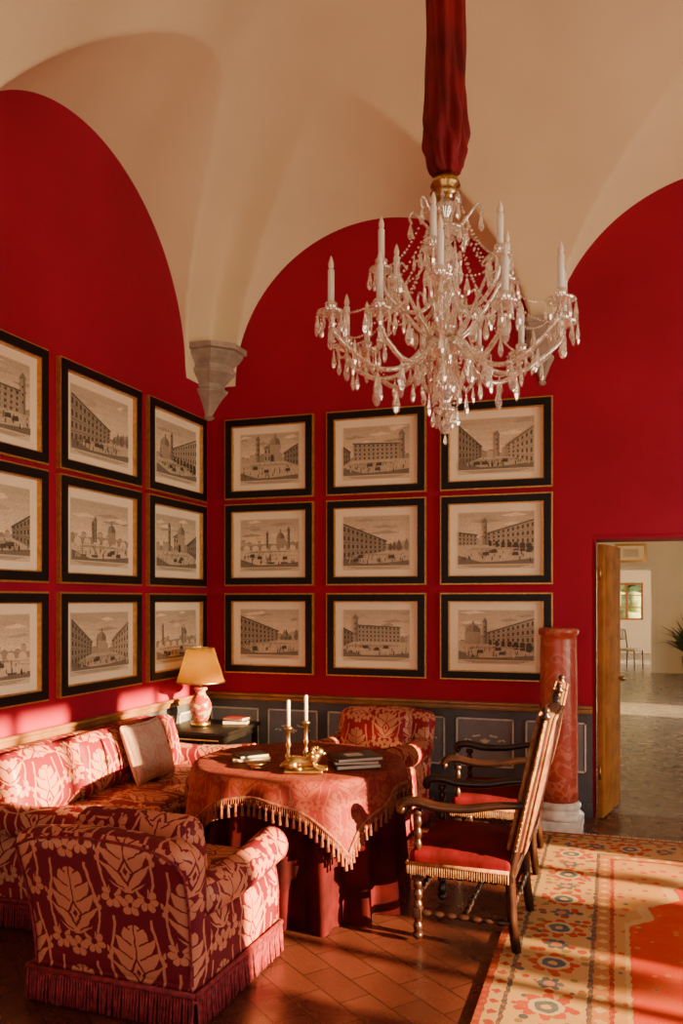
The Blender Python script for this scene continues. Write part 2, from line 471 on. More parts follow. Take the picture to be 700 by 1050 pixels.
def corbel(name,kind,x,y,half,ztop,H):
    mb=MB()
    prof=[(.03,0),(.06,.02),(.04,.045),(.06,.08),(.09,.13),(.13,.19),(.17,.23),(.175,.25),(.145,.265),(.15,.30),(.19,.34),(.235,.38),(.245,.41),(.225,.42),(.225,.45),(.27,.49),(.30,.53),(.305,.55),(.335,.555),(.335,.60)]
    k=half/.335; q=H/.60
    vs=[];fs=[]
    def ring(r,z):
        ch=.40*r
        if kind=='corner': return [(0,0,z),(r,0,z),(r,-(r-ch),z),(r-ch,-r,z),(0,-r,z)]
        return [(-r,0,z),(-r,-(r-ch)*.8,z),(-r+ch,-r*.8,z),(r-ch,-r*.8,z),(r,-(r-ch)*.8,z),(r,0,z)]
    R=[ring(r*k,ztop-H+z*q) for r,z in prof]; n=len(R[0])
    for a in R: vs+=a
    for a in range(len(R)-1):
        for i in range(n):
            j=(i+1)%n; fs.append((a*n+i,a*n+j,(a+1)*n+j,(a+1)*n+i))
    fs.append(tuple(range(n))[::-1]); fs.append(tuple((len(R)-1)*n+i for i in range(n)))
    mb.add(vs,fs,0,False)
    return mb.build(name,[M_stone],(x,y,0),pi/2 if kind=='left' else 0)
corbel('stone_corbel_1','corner',X0,Y1,.375,3.80,.58)  # stone corbels under the vault legs, this one in the corner
corbel('stone_corbel_2','back',-.525,Y1,.17,3.80,.50)
corbel('stone_corbel_3','left',X0,3.32,.17,3.80,.50)
corbel('stone_corbel_4','back',2.125,Y1,.17,3.80,.50)

def dado(name,axis,a0,a1,sgn,t,ornament=True):
    mb=MB()
    def bx(a,b,d0,d1,p,q,mat,bev=0):
        lo,hi=sorted((t+sgn*d0,t+sgn*d1))
        if axis=='x':
            (mb.bbox(a,b,lo,hi,p,q,bev,mat) if bev else mb.box(a,b,lo,hi,p,q,mat))
        else:
            (mb.bbox(lo,hi,a,b,p,q,bev,mat) if bev else mb.box(lo,hi,a,b,p,q,mat))
    bx(a0,a1,0,.012,.10,.80,0)
    bx(a0,a1,0,.026,0,.12,3,.004)
    bx(a0,a1,0,.035,.785,.825,2,.008); bx(a0,a1,0,.055,.825,.85,2,.008)
    n=max(1,round((a1-a0)/.52)); w=(a1-a0)/n
    for i in range(n):
        p0=a0+i*w+.045; p1=a0+(i+1)*w-.045
        if p1-p0<.1: continue
        bx(p0,p1,.012,.018,.34,.72,1)
        for (q0,q1,r0,r1) in((p0,p1,.34,.352),(p0,p1,.708,.72),(p0,p0+.012,.34,.72),(p1-.012,p1,.34,.72)):
            bx(q0,q1,.018,.026,r0,r1,4)
        if ornament:
            c=(p0+p1)/2
            for sx in(-1,1):
                for k in range(5):
                    px=c+sx*(.02+k*.032); pz=.54+.035*math.sin(k*1.3)+.01*k
                    loc=(px,t+sgn*.019,pz) if axis=='x' else (t+sgn*.019,px,pz)
                    sc=(1.7,.2,.7) if axis=='x' else (.2,1.7,.7)
                    M=Matrix.Translation(loc)@Matrix.Rotation(sx*(.5-.25*k)*(1 if k%2 else -1),4,'Y' if axis=='x' else 'X')
                    mb.ball((0,0,0),.014-.0013*k,4,8,sc,M)
            loc=(c,t+sgn*.019,.54) if axis=='x' else (t+sgn*.019,c,.54)
            mb.ball(loc,.022,4,8,(1,.2,1) if axis=='x' else (.2,1,1))
    return mb.build(name,[M_dado,M_dadop,M_rail,M_base,M_orn])
dado('trim_1','x',X0,DOOR[0]-.0,-1,Y1)
dado('trim_2','y',Y0,Y1-.06,1,X0)
dado('trim_3','x',DOOR[1],X1,-1,Y1)

# engravings -----------------------------------------------------
def engraving(mb,x0,x1,z0,z1,seed,y):
    R=random.Random(seed*7+1); W=x1-x0; H=z1-z0
    lay=[0]
    def P(pts,g,warm=1.0):
        lay[0]+=1; yy=y-.00008*lay[0]
        g=min(.95,g*1.08)
        mb.add([(x0+min(1,max(0,px))*W,yy,z0+min(1,max(0,pz))*H) for px,pz in pts],[tuple(range(len(pts)))],3,False,None,(g,g*.80,g*.54))
    typ=seed%6
    hz=R.uniform(.24,.40)
    for k in range(7):
        a=hz+(1-hz)*k/7; b_=hz+(1-hz)*(k+1)/7; P([(0,a),(1,a),(1,b_),(0,b_)],.88-.055*k)
    for k in range(6):
        cx,cz=R.random(),R.uniform(.66,.97); w=R.uniform(.08,.25)
        P([(cx-w,cz),(cx-.3*w,cz-.03),(cx+w,cz),(cx+.2*w,cz+.05)],R.choice([.44,.52,.9]))
    P([(0,0),(1,0),(1,hz),(0,hz)],.62)
    def arch(cx,b,w,h,g):
        P([(cx-w,b),(cx+w,b)]+[(cx+w*math.cos(t*pi/6),b+h-w*.8+w*1.1*math.sin(t*pi/6)) for t in range(7)],g)
    def facade(xa,xb,ha,hb,g,rows,cols,ba=None,bb=None,roof=True):
        ba=hz if ba is None else ba; bb=hz if bb is None else bb
        P([(xa,ba),(xb,bb),(xb,hb),(xa,ha)],g)
        def q(u,v): 
            lo=ba+(bb-ba)*u; hi=ha+(hb-ha)*u; return (xa+(xb-xa)*u, lo+(hi-lo)*v)
        for r in range(rows):
            for c in range(cols):
                u0=(c+.28)/cols;u1=(c+.72)/cols; v0=(r+.22)/rows; v1=(r+.74)/rows
                P([q(u0,v0),q(u1,v0),q(u1,v1),q(u0,v1)],g*.25)
            P([q(0,(r+.92)/rows),q(1,(r+.92)/rows),q(1,(r+.98)/rows),q(0,(r+.98)/rows)],g*.5)
        if roof: P([(xa-.01,ha-.02),(xb+.01,hb-.015),(xb+.01,hb+.01),(xa-.01,ha+.01)],g*.35)
    def tower(tx,w,h,g):
        P([(tx-w,hz),(tx+w,hz),(tx+w,hz+h),(tx-w,hz+h)],g); P([(tx,hz),(tx+w,hz),(tx+w,hz+h),(tx,hz+h)],g*.6)
        P([(tx-w*1.4,hz+h),(tx+w*1.4,hz+h),(tx,hz+h+.10)],g*.6)
        for k in range(3): P([(tx-w*.4,hz+h*(.3+.22*k)),(tx+w*.2,hz+h*(.3+.22*k)),(tx+w*.2,hz+h*(.38+.22*k)),(tx-w*.4,hz+h*(.38+.22*k))],g*.2)
    def dome(dx,b,w,h,g):
        P([(dx-w,hz),(dx+w,hz),(dx+w,b),(dx-w,b)],g)
        P([(dx+w*math.cos(a*pi/8),b+h*math.sin(a*pi/8)) for a in range(9)],g*.8)
        P([(dx,b)]+[(dx+w*math.cos(a*pi/8),b+h*math.sin(a*pi/8)) for a in range(5)],g*.5)
        P([(dx-w*.12,b+h),(dx+w*.12,b+h),(dx+w*.1,b+h+.07),(dx-w*.1,b+h+.07)],g*.5)
    x=0
    while x<1:
        w=R.uniform(.04,.12); h=R.uniform(.04,.17); P([(x,hz),(x+w,hz),(x+w,hz+h),(x,hz+h)],R.uniform(.36,.58)); P([(x,hz+h),(x+w,hz+h),(x+w/2,hz+h+.03)],.3); x+=w
    if typ==0:
        facade(0,R.uniform(.3,.42),.90,hz+.2,.30,5,7,hz-.2,hz); facade(R.uniform(.6,.7),1,hz+.2,.80,.50,4,6,hz,hz-.18)
        if seed%4==0: dome(.5,hz+.22,.08,.16,.42)
        else: tower(.52,.03,.42,.4)
    elif typ==1:
        a=R.uniform(.1,.25); facade(a,1-a*.6,hz+.36,hz+.32,.46,4,11); tower(R.choice([a-.03,.9]),.035,.5,.4)
        facade(0,a*.7,hz+.3,hz+.18,.26,3,3,hz-.1,hz)
    elif typ==2:
        c=R.uniform(.35,.62); facade(c-.14,c+.14,hz+.30,hz+.30,.5,2,5); P([(c-.15,hz+.30),(c+.15,hz+.30),(c,hz+.42)],.3); tower(c-.25,.03,.48,.36)
        if seed%4==2: dome(c+.05,hz+.36,.09,.16,.45)
        arch(c,hz,.03,.14,.08); facade(.76,1,hz+.16,hz+.36,.30,3,5,hz,hz-.12)
    elif typ==3:
        P([(0,.02),(1,.05),(1,hz-.04),(0,hz-.05)],.74)
        for k in range(12): u=R.random(); zz=R.uniform(.04,hz-.06); P([(u,zz),(u+.16,zz),(u+.16,zz+.008),(u,zz+.008)],.4)
        P([(0,hz-.04),(1,hz-.03),(1,hz+.06),(.5,hz+.10),(0,hz+.05)],.38)
        for k in range(6): arch(.1+k*.16,hz-.05,.055,.10,.78)
        dome(R.uniform(.2,.8),hz+.2,.07,.13,.4); tower(R.uniform(.1,.9),.022,.36,.34); tower(R.uniform(.1,.9),.018,.28,.3)
        for k in range(3): u=R.uniform(.1,.8); P([(u,.1),(u+.14,.1),(u+.12,.06),(u+.02,.06)],.12); P([(u+.06,.1),(u+.07,.1),(u+.07,.28),(u+.06,.28)],.15)
    elif typ==4:
        facade(-.02,.66,.86,hz+.20,.34,4,10,hz-.16,hz)
        P([(.62,hz),(.8,hz+.16),(1,hz+.22),(1,hz)],.48)
        for k in range(9): u=R.uniform(.72,1); h=R.uniform(.08,.2); P([(u-.04,hz+h*.4),(u,hz+h*1.3),(u+.04,hz+h*.5),(u,hz)],R.uniform(.14,.3))
    else:
        facade(.38,1.02,hz+.22,.84,.46,4,10,hz,hz-.16)
        for k in range(7): arch(.43+k*.085,hz-.02-.022*k,.018+.003*k,.10+.012*k,.08)
        tower(.36,.025,.44,.33)
        if seed%4==1: dome(.2,hz+.24,.1,.15,.4)
        else: facade(.0,.25,hz+.25,hz+.2,.4,3,5)
    P([(0,0),(1,0),(1,.10),(.6,.05),(.3,.04),(0,.17)],.22)
    P([(.1,hz-.10),(.9,hz-.08),(.7,hz-.05),(.2,hz-.06)],.46)
    for k in range(50):
        px=R.uniform(.03,.96); pz=R.uniform(.04,hz-.02); s=.010+.024*(1-pz/hz)
        P([(px,pz),(px+s*.55,pz),(px+s*.45,pz+s*2.4),(px+.1*s,pz+s*2.4)],R.choice([.06,.1,.16,.75]))
    for k in range(3):
        px=R.uniform(.1,.8); pz=R.uniform(.08,hz*.6); P([(px,pz),(px+.09,pz),(px+.08,pz+.07),(px+.01,pz+.06)],.10)

def framed(x0,x1,z0,z1,wall,seed):
    W=x1-x0;H=z1-z0; mb=MB(); g=.008;b_=.055
    def boards(a0,a1,c0,c1,t,ya,yb,mat):
        mb.box(a0,a1,ya,yb,c0,c0+t,mat); mb.box(a0,a1,ya,yb,c1-t,c1,mat)
        mb.box(a0,a0+t,ya,yb,c0+t,c1-t,mat); mb.box(a1-t,a1,ya,yb,c0+t,c1-t,mat)
    boards(0,W,0,H,g*1.4,-.036,0,1)
    q=g*1.4; boards(q,W-q,q,H-q,b_,-.046,0,0)
    q+=b_; boards(q,W-q,q,H-q,g,-.038,0,1)
    q+=g; mb.box(q,W-q,-.006,0,q,H-q,2)
    px=.070; pz=.066
    a0,a1,c0,c1=q+px,W-q-px,q+pz+.02,H-q-pz
    mb.box(a0-.006,a1+.006,-.0066,-.006,c0-.006-.03,c1+.006,4)
    engraving(mb,a0,a1,c0,c1,seed,-.0068)
    for k in range(3): mb.box(a0+W*.04*(k+1),a1-W*.04*(k+1),-.0072,-.0066,c0-.013-.007*k,c0-.010-.007*k,5)
    if wall=='b': ob=mb.build('framed_engraving',MF,(x0,Y1-.001,z0),recalc=False)
    else: ob=mb.build('framed_engraving',MF,(X0+.001,x0,z0),pi/2,recalc=False)
M_plate=simple('plate_paper',(.74,.58,.37),.85,0,.1,6,0); M_ink=simple('caption_ink',(.22,.16,.10),.8,0,.1,6,0)
MF=[M_black,M_gold,M_mat,M_engr,M_plate,M_ink]
rows=[(2.515,3.21),(1.77,2.475),(1.02,1.705)]
sds=[2,3,4, 13,10,7, 6,11,17, 1,8,15, 16,9,12, 5,14,21, 20,18,22,24]
sd=0
for (a,b_) in((-3.21,-2.39),(-2.275,-1.43),(-1.315,-.445)):
    for (z0,z1) in rows: framed(a,b_,z0,z1,'b',sds[sd]); sd+=1
for (a,b_) in((3.37,4.315),(4.43,5.383),(5.49,6.416),(2.30,3.25)):
    for (z0,z1) in ((2.49,3.21),(1.755,2.46),(1.02,1.70)): framed(a,b_,z0,z1,'l',sds[sd%22]); sd+=1

# ------------------------------------------------------------------ upholstered seats
def upholstered(name,W,D,bh,ah,nc,dam,loc,rz,cush=None):
    mb=MB(); aw=.10
    hw=W/2
    mb.rbox(0,0.01,.235,W-.10,D-.06,.23,.03,6,(0,0,0),0)
    inner=W-2*aw-.06
    cw=inner/nc
    for i in range(nc):
        cx=-inner/2+cw*(i+.5)
        mb.rbox(cx,.075,.405,cw-.004,D-.17,.15,.05,10,(0,.012,.022),0)
    Hb=bh-.14
    BW=W-.03
    def backfn(p,t):
        x,y,z=p
        tz=(z+Hb/2)/Hb
        y-= .13*tz*tz
        x*= .93+.07*tz
        if nc==1:
            z+= .035*math.cos(min(1,abs(t[0]))*pi/2)*max(0,tz-.5)*2-.012
        return [x,y,z]
    mb.rbox(0,-D/2+.12,.14+Hb/2,BW,.17,Hb,.07,14,(0,.02,0),0,fn=backfn)
    bhc=bh-.46+.02
    for i in range(nc):
        cx=-inner/2+cw*(i+.5)
        M=Matrix.Translation((cx,-D/2+.245,.46+bhc/2+.01))@Matrix.Rotation(math.radians(14),4,'X')
        mb.rbox(0,0,0,cw-.006,.15,bhc,.065,10,(0,.03,.012),0,M=M)
    for sg in(-1,1):
        R=.082; cxr=.045; cz=ah-R
        pts=[(0,.12),(0,.28),(0,ah-.19)]
        for k in range(15):
            a=pi*.93-(pi*1.38)*k/14
            pts.append((cxr+R*math.cos(a),cz+R*math.sin(a)))
        pts+=[(.072,ah-.22),(.078,.28),(.078,.12)]
        xi=hw-aw-.03
        rings=[(D/2-.005,.80),(D/2+.010,.93),(D/2+.004,.985),(D/2-.012,1.0),(D/2-.2,1.0),(0,.99),(-D/2+.2,1.0),(-D/2+.08,1.0)]
        cx_=sum(p[0] for p in pts)/len(pts); cz_=sum(p[1] for p in pts)/len(pts)
        vs=[];fs=[]
        n=len(pts)
        for (yy,sc) in rings:
            f=max(0,(yy+D/2)/D)
            lift=.035*(f*2-1)**2*(1 if f>.5 else .9)-.012
            for (px,pz) in pts:
                qx=cx_+(px-cx_)*sc; qz=cz_+(pz-cz_)*sc
                if pz>ah-.2: qz+=lift
                vs.append((sg*(xi+qx),yy,qz))
        for k in range(len(rings)-1):
            for i in range(n):
                j=(i+1)%n; fs.append((k*n+i,k*n+j,(k+1)*n+j,(k+1)*n+i))
        fs.append(tuple(range(n))); fs.append(tuple((len(rings)-1)*n+i for i in range(n)))
        mb.add(vs,fs,0,True)
        mb.tube([(sg*(xi+cx_+(p[0]-cx_)*.97),D/2+.004,cz_+(p[1]-cz_)*.97+(.023 if p[1]>ah-.2 else 0)) for p in pts],.006,6,1)
    def bp(x,z,tz): return (x*(.93+.07*tz),-D/2+.12-.082-.13*tz*tz,z)
    path=[]
    X=BW/2-.045
    for k in range(9): 
        tz=k/9*.9; path.append(bp(-X-.02,.14+Hb*tz,tz))
    for k in range(13):
        q=-1+2*k/12; path.append(bp(X*q,.14+Hb*.945+(.030*math.cos(abs(q)*pi/2) if nc==1 else 0)-.01*abs(q)**6*3,.945))
    for k in range(8,-1,-1):
        tz=k/9*.9; path.append(bp(X+.02,.14+Hb*tz,tz))
    mb.tube(path,.006,6,1)
    fx=hw-.035; fy0=-D/2+.02; fy1=D/2+.005
    corners=[(-fx,fy0),(fx,fy0),(fx,fy1),(-fx,fy1)]
    for a in range(4):
        p=Vector(corners[a]); q=Vector(corners[(a+1)%4]); L=(q-p).length; nst=int(L/.0135)
        nrm=Vector(((q-p).y,-(q-p).x)).normalized()
        for k in range(nst):
            c=p+(q-p)*((k+.5)/nst)+nrm*.004
            j=random.uniform(-.003,.003)
            mb.tube([(c.x,c.y,.135),(c.x+nrm.x*.004+j,c.y+nrm.y*.004,.07),(c.x+nrm.x*.008+j*2,c.y+nrm.y*.008,.010+random.uniform(0,.006))],[.0048,.0054,.0062],5,1)
        mb.tube([(p.x,p.y,.142),(q.x,q.y,.142)],.012,6,1)
        mb.tube([(p.x,p.y,.118),(q.x,q.y,.118)],.007,6,1)
    for fxx in(-hw+.12,hw-.12):
        for fyy in(-D/2+.10,D/2-.08):
            mb.lathe([(.02,0),(.026,.02),(.03,.14)],10,2,Matrix.Translation((fxx,fyy,0)))
    return mb.build(name,[dam,M_fringe,M_wood],loc,rz)

upholstered('damask_armchair',.86,.80,.73,.56,1,dam_chair,(-1.89,3.19,0),math.radians(-2))
upholstered('damask_armchair',.82,.74,.80,.62,1,dam_back,(-1.72,5.86,0),pi+math.radians(-6))
sofa=upholstered('damask_sofa',2.02,.86,.80,.62,3,dam_sofa,(-2.84,4.38,0),-pi/2)
def cushion(name,loc,rot,sz,mat):
    mb=MB()
    def fn(p,t):
        k=(1-abs(t[0])**3)*(1-abs(t[2])**3); 
        return [p[0]*(1-.07*(1-t[2]**2)),p[1]*(.12+.88*k**.6),p[2]*(1-.07*(1-t[0]**2))]
    mb.rbox(0,0,0,sz,.13,sz*.85,.03,12,(0,0,0),0,fn=fn)
    return mb.build(name,[mat,M_fringe],loc,0,rot=rot)
cushion('silk_throw_cushion',(-2.855,4.66,.68),(math.radians(-20),0,pi/2),.46,dam_pale)

# ------------------------------------------------------------------ table with cloths
TX,TY=-1.68,4.33
mb=MB(); RT=.54
n=260; prof=[]
vs=[];fs=[]
levels=[0,.02,.06,.12,.20,.30,.42,.54,.66,.745]
for li,dz in enumerate(levels):
    for i in range(n):
        th=2*pi*i/n; f=dz/.745
        amp=.006+.085*f**.7
        w1=math.sin(th*17+1.1*math.sin(th*3)); w1=math.copysign(abs(w1)**.7,w1)
        r=RT+.012+.01*f+amp*(w1+.35*math.sin(th*31+1.7))*.6
        if li==0: r=RT-.01
        vs.append((r*math.cos(th),r*math.sin(th),.745-dz+ (0.004 if li==len(levels)-1 else 0)))
for a in range(len(levels)-1):
    for i in range(n):
        j=(i+1)%n; fs.append((a*n+i,a*n+j,(a+1)*n+j,(a+1)*n+i))
fs.append(tuple(range(n)))
mb.add(vs,fs,0,True)
S=.66; G=56
cr=math.atan2(-1,.40)+.36
def drape(s,t,lift=.006):
    x=s*math.cos(cr-pi/4)-t*math.sin(cr-pi/4); y=s*math.sin(cr-pi/4)+t*math.cos(cr-pi/4)
    r=math.hypot(x,y); th=math.atan2(y,x); Rr=RT+.03
    if r<=Rr: return (x,y,.745+lift+.0015*math.sin(s*23)*math.cos(t*19))
    d=r-Rr; fold=.022*math.sin(th*13+1)*min(1,d/.12)
    rr=Rr+min(d,.03)*.8+fold+.14*d; 
    return (rr*math.cos(th),rr*math.sin(th),.745+lift-max(0,d-.008))
vs=[drape(-S+2*S*i/G,-S+2*S*j/G) for i in range(G+1) for j in range(G+1)]
fs=[(i*(G+1)+j,i*(G+1)+j+1,(i+1)*(G+1)+j+1,(i+1)*(G+1)+j) for i in range(G) for j in range(G)]
mb.add(vs,fs,1,True)
for e in range(4):
    N=105
    for k in range(N):
        q=-S+2*S*(k+.5)/N
        s,t=[(S,q),(-S,q),(q,S),(q,-S)][e]
        x,y,z=drape(s,t); r=math.hypot(x,y); ux,uy=x/r,y/r
        x+=ux*.006;y+=uy*.006
        if k%3==0:
            mb.tube([(x,y,z+.004),(x+ux*.003,y+uy*.003,z-.025),(x+ux*.004,y+uy*.004,z-.032),(x+ux*.004,y+uy*.004,z-.04),(x+ux*.004,y+uy*.004,z-.09)],[.003,.0035,.010,.006,.011],6,2)
        else:
            mb.tube([(x,y,z+.004),(x+ux*.003,y+uy*.003,z-.045)],[.0035,.003],5,2)
    path=[drape(*[(S,-S+2*S*k/60),(-S,-S+2*S*k/60),(-S+2*S*k/60,S),(-S+2*S*k/60,-S)][e]) for k in range(61)]
    mb.tube([(p[0]*1.006,p[1]*1.006,p[2]) for p in path],.008,6,2)
mb.lathe([(.25,0.0),(.25,.03),(.05,.08),(.05,.70),(.3,.735)],20,3)
mb.build('draped_round_table',[M_velvetd,dam_cloth,M_fringer,M_wood],(TX,TY,0))

# table objects ----------------------------------------------------
ZT=.755
def candlestick(loc,h):
    mb=MB()
    mb.lathe([(.045,0),(.048,.008),(.04,.018),(.02,.03),(.012,.045),(.018,.06),(.010,.075),(.008,.10),(.016,.12),(.009,.14),(.011,h-.03),(.022,h-.015),(.024,h-.01),(.014,h)],16,0)
    mb.lathe([(.0105,h-.004),(.0105,h+.13),(.008,h+.137),(.002,h+.139)],10,1)
    mb.tube([(0,0,h+.137),(0.001,0,h+.15)],.001,5,2)
    mb.build('brass_candlestick',[M_brass,M_candle,M_black],loc)
candlestick((-1.655,4.10,ZT),.22); candlestick((-1.60,4.22,ZT),.235)
mb=MB()  # reclining brass lion figurine
T=Matrix.Rotation(.3,4,'Z'); mb.M=T
mb.rbox(0,0,.008,.20,.10,.016,.006,2,(0,0,0),0)
mb.tube(spline([(-.075,0,.045),(-.045,0,.055),(0,0,.052),(.035,0,.06),(.055,0,.08),(.07,0,.10)],4),[.022,.03,.033,.032,.028,.027,.028,.031,.034,.033,.030,.024],12,0)
mb.ball((.078,0,.105),.026,0,12,(1.1,.9,1)); mb.ball((.10,0,.098),.013,0,8,(1.3,.9,.8))
for sy in(-1,1):
    mb.ball((.07,sy*.016,.128),.007,0,8)
    mb.tube(spline([(.045,sy*.024,.06),(.065,sy*.03,.03),(.10,sy*.03,.022),(.125,sy*.028,.022)],4),.010,8,0)
    mb.ball((-.06,sy*.026,.04),.026,0,10,(1.2,.7,1)); mb.tube([(-.05,sy*.036,.024),(-.01,sy*.04,.022)],.010,8,0)
mb.tube(spline([(-.085,0,.04),(-.11,.02,.03),(-.10,.05,.03),(-.07,.055,.035)],5),.005,6,0)
for k in range(9):
    a=k/9*2*pi; mb.ball((.055+.012*math.cos(a),.026*math.cos(a),.095+.03*math.sin(a)),.012,0,8)
mb.build('brass_lion_figurine',[M_brass],(-1.53,4.00,ZT))
def book(mb,w,d,h,z,rz,mc,mp,cx=0,cy=0):
    M=Matrix.Translation((cx,cy,z))@Matrix.Rotation(rz,4,'Z')
    mb.bbox(-w/2,w/2,-d/2,d/2,0,.003,.001,mc,M); mb.bbox(-w/2,w/2,-d/2,d/2,h-.003,h,.001,mc,M)
    mb.bbox(-w/2,-w/2+.004,-d/2,d/2,0,h,.001,mc,M); mb.box(-w/2+.004,w/2-.005,-d/2+.005,d/2-.005,.003,h-.003,mp,M)
M_bk1=simple('black_book_cover',(.015,.015,.018),.3); M_bk2=simple('oxblood_book_cover',(.25,.02,.015),.4); M_page=simple('paper_pages',(.65,.54,.40),.8,0,.1,60,0)
M_bk3=simple('gold_book_cover',(.35,.24,.08),.4)
mb=MB()
book(mb,.25,.19,.022,0,.35,0,2); book(mb,.24,.18,.018,.022,.15,1,2,.005,.0); book(mb,.26,.20,.02,.04,.42,0,2)
M=Matrix.Translation((0.0,0,.0605))@Matrix.Rotation(.42,4,'Z'); mb.box(-.05,.04,-.04,.04,0,.0008,3,M)
mb.build('stacked_books',[M_bk1,M_bk2,M_page,M_orn],(-1.33,4.24,ZT),math.radians(15))
mb=MB()
book(mb,.21,.15,.02,0,.2,0,2); book(mb,.17,.13,.016,.02,.5,1,2)
mb.build('stacked_books',[M_bk3,M_bk1,M_page],(-1.93,4.22,ZT),.3)
mb=MB(); mb.lathe([(.03,0),(.035,.008),(.02,.012),(.05,.02),(.055,.03),(.05,.032)],20,0); mb.build('small_brass_dish',[M_brass],(-1.80,4.02,ZT))

# ------------------------------------------------------------------ side table + lamp
mb=MB()
mb.bbox(-.29,.29,-.33,.33,.625,.655,.006,0); mb.bbox(-.27,.27,-.31,.31,.575,.628,.004,0)
for sx in(-1,1):
    for sy in(-1,1):
        mb.bbox(sx*.25-.02,sx*.25+.02,sy*.29-.02,sy*.29+.02,0,.58,.004,0)
mb.bbox(-.25,.25,-.29,.29,.18,.20,.004,0)
for sy in(-1,1): mb.bbox(-.23,.23,sy*.315-.004,sy*.315+.004,.59,.60,.002,1)
mb.build('black_side_table',[M_black,M_gold],(-3.03,5.86,0))
M_cer,nt,b=newmat('painted_porcelain')
v=coords(nt); n=noise(nt,v,16,3); vor=nt.nodes.new('ShaderNodeTexVoronoi'); vor.inputs['Scale'].default_value=22; nt.links.new(v,vor.inputs[0]); vd=E(nt,vor.outputs[0])
c=mixcol(nt,(n>.48),(.36,.26,.16),(.28,.030,.02)); c=mixcol(nt,(vd<.22),c,(.08,.10,.13)); nt.links.new(c,b.inputs['Base Color']); b.inputs['Roughness'].default_value=.25
M_shade,nt,b=newmat('amber_silk_shade'); b.inputs['Roughness'].default_value=.9; b.inputs['Specular IOR Level'].default_value=.05
tl=nt.nodes.new('ShaderNodeBsdfTranslucent'); ms=nt.nodes.new('ShaderNodeMixShader'); 
nn=noise(nt,coords(nt),50,2)
nt.links.new(mixcol(nt,nn,(.30,.115,.002),(.34,.135,.003)),b.inputs['Base Color']); nt.links.new(mixcol(nt,nn,(.42,.17,.004),(.46,.19,.005)),tl.inputs[0])
ms.inputs[0].default_value=.5
nt.links.new(b.outputs[0],ms.inputs[1]); nt.links.new(tl.outputs[0],ms.inputs[2]); nt.links.new(ms.outputs[0],nt.nodes['Material Output'].inputs[0])
mb=MB()
mb.lathe([(.075,0),(.08,.01),(.08,.03),(.06,.04)],24,2)
mb.lathe([(.05,.04),(.06,.05),(.075,.09),(.088,.14),(.085,.18),(.06,.225),(.04,.25),(.036,.275),(.055,.29),(.05,.30)],28,0)
mb.lathe([(.012,.30),(.012,.38),(.008,.42)],10,2)
mb.lathe([(.19,.345),(.165,.42),(.135,.52),(.11,.61)],40,1,cap=False)
mb.lathe([(.192,.340),(.194,.346),(.190,.352)],40,2,cap=False); mb.lathe([(.108,.606),(.112,.61),(.108,.614)],40,2,cap=False)
for k in range(3): 
    a=k*2*pi/3; mb.tube([(0,0,.60),(.108*math.cos(a),.108*math.sin(a),.605)],.002,5,2)
mb.tube([(0,0,.42),(0,0,.62)],.003,6,2); mb.ball((0,0,.635),.012,2,10)
lamp=mb.build('table_lamp',[M_cer,M_shade,M_brass],(-3.10,5.83,.656))
pl=bpy.data.lights.new('lamp_bulb','POINT'); pl.energy=5; pl.color=(1,.80,.45); pl.shadow_soft_size=.03
po=bpy.data.objects.new('lamp_bulb',pl); scene.collection.objects.link(po); po.parent=lamp; po.location=(0,0,.46)
mb=MB(); book(mb,.20,.15,.03,0,.2,0,2); book(mb,.18,.13,.022,.03,-.1,1,2)
mb.build('stacked_books',[M_bk1,M_bk2,M_page],(-2.88,6.03,.656))

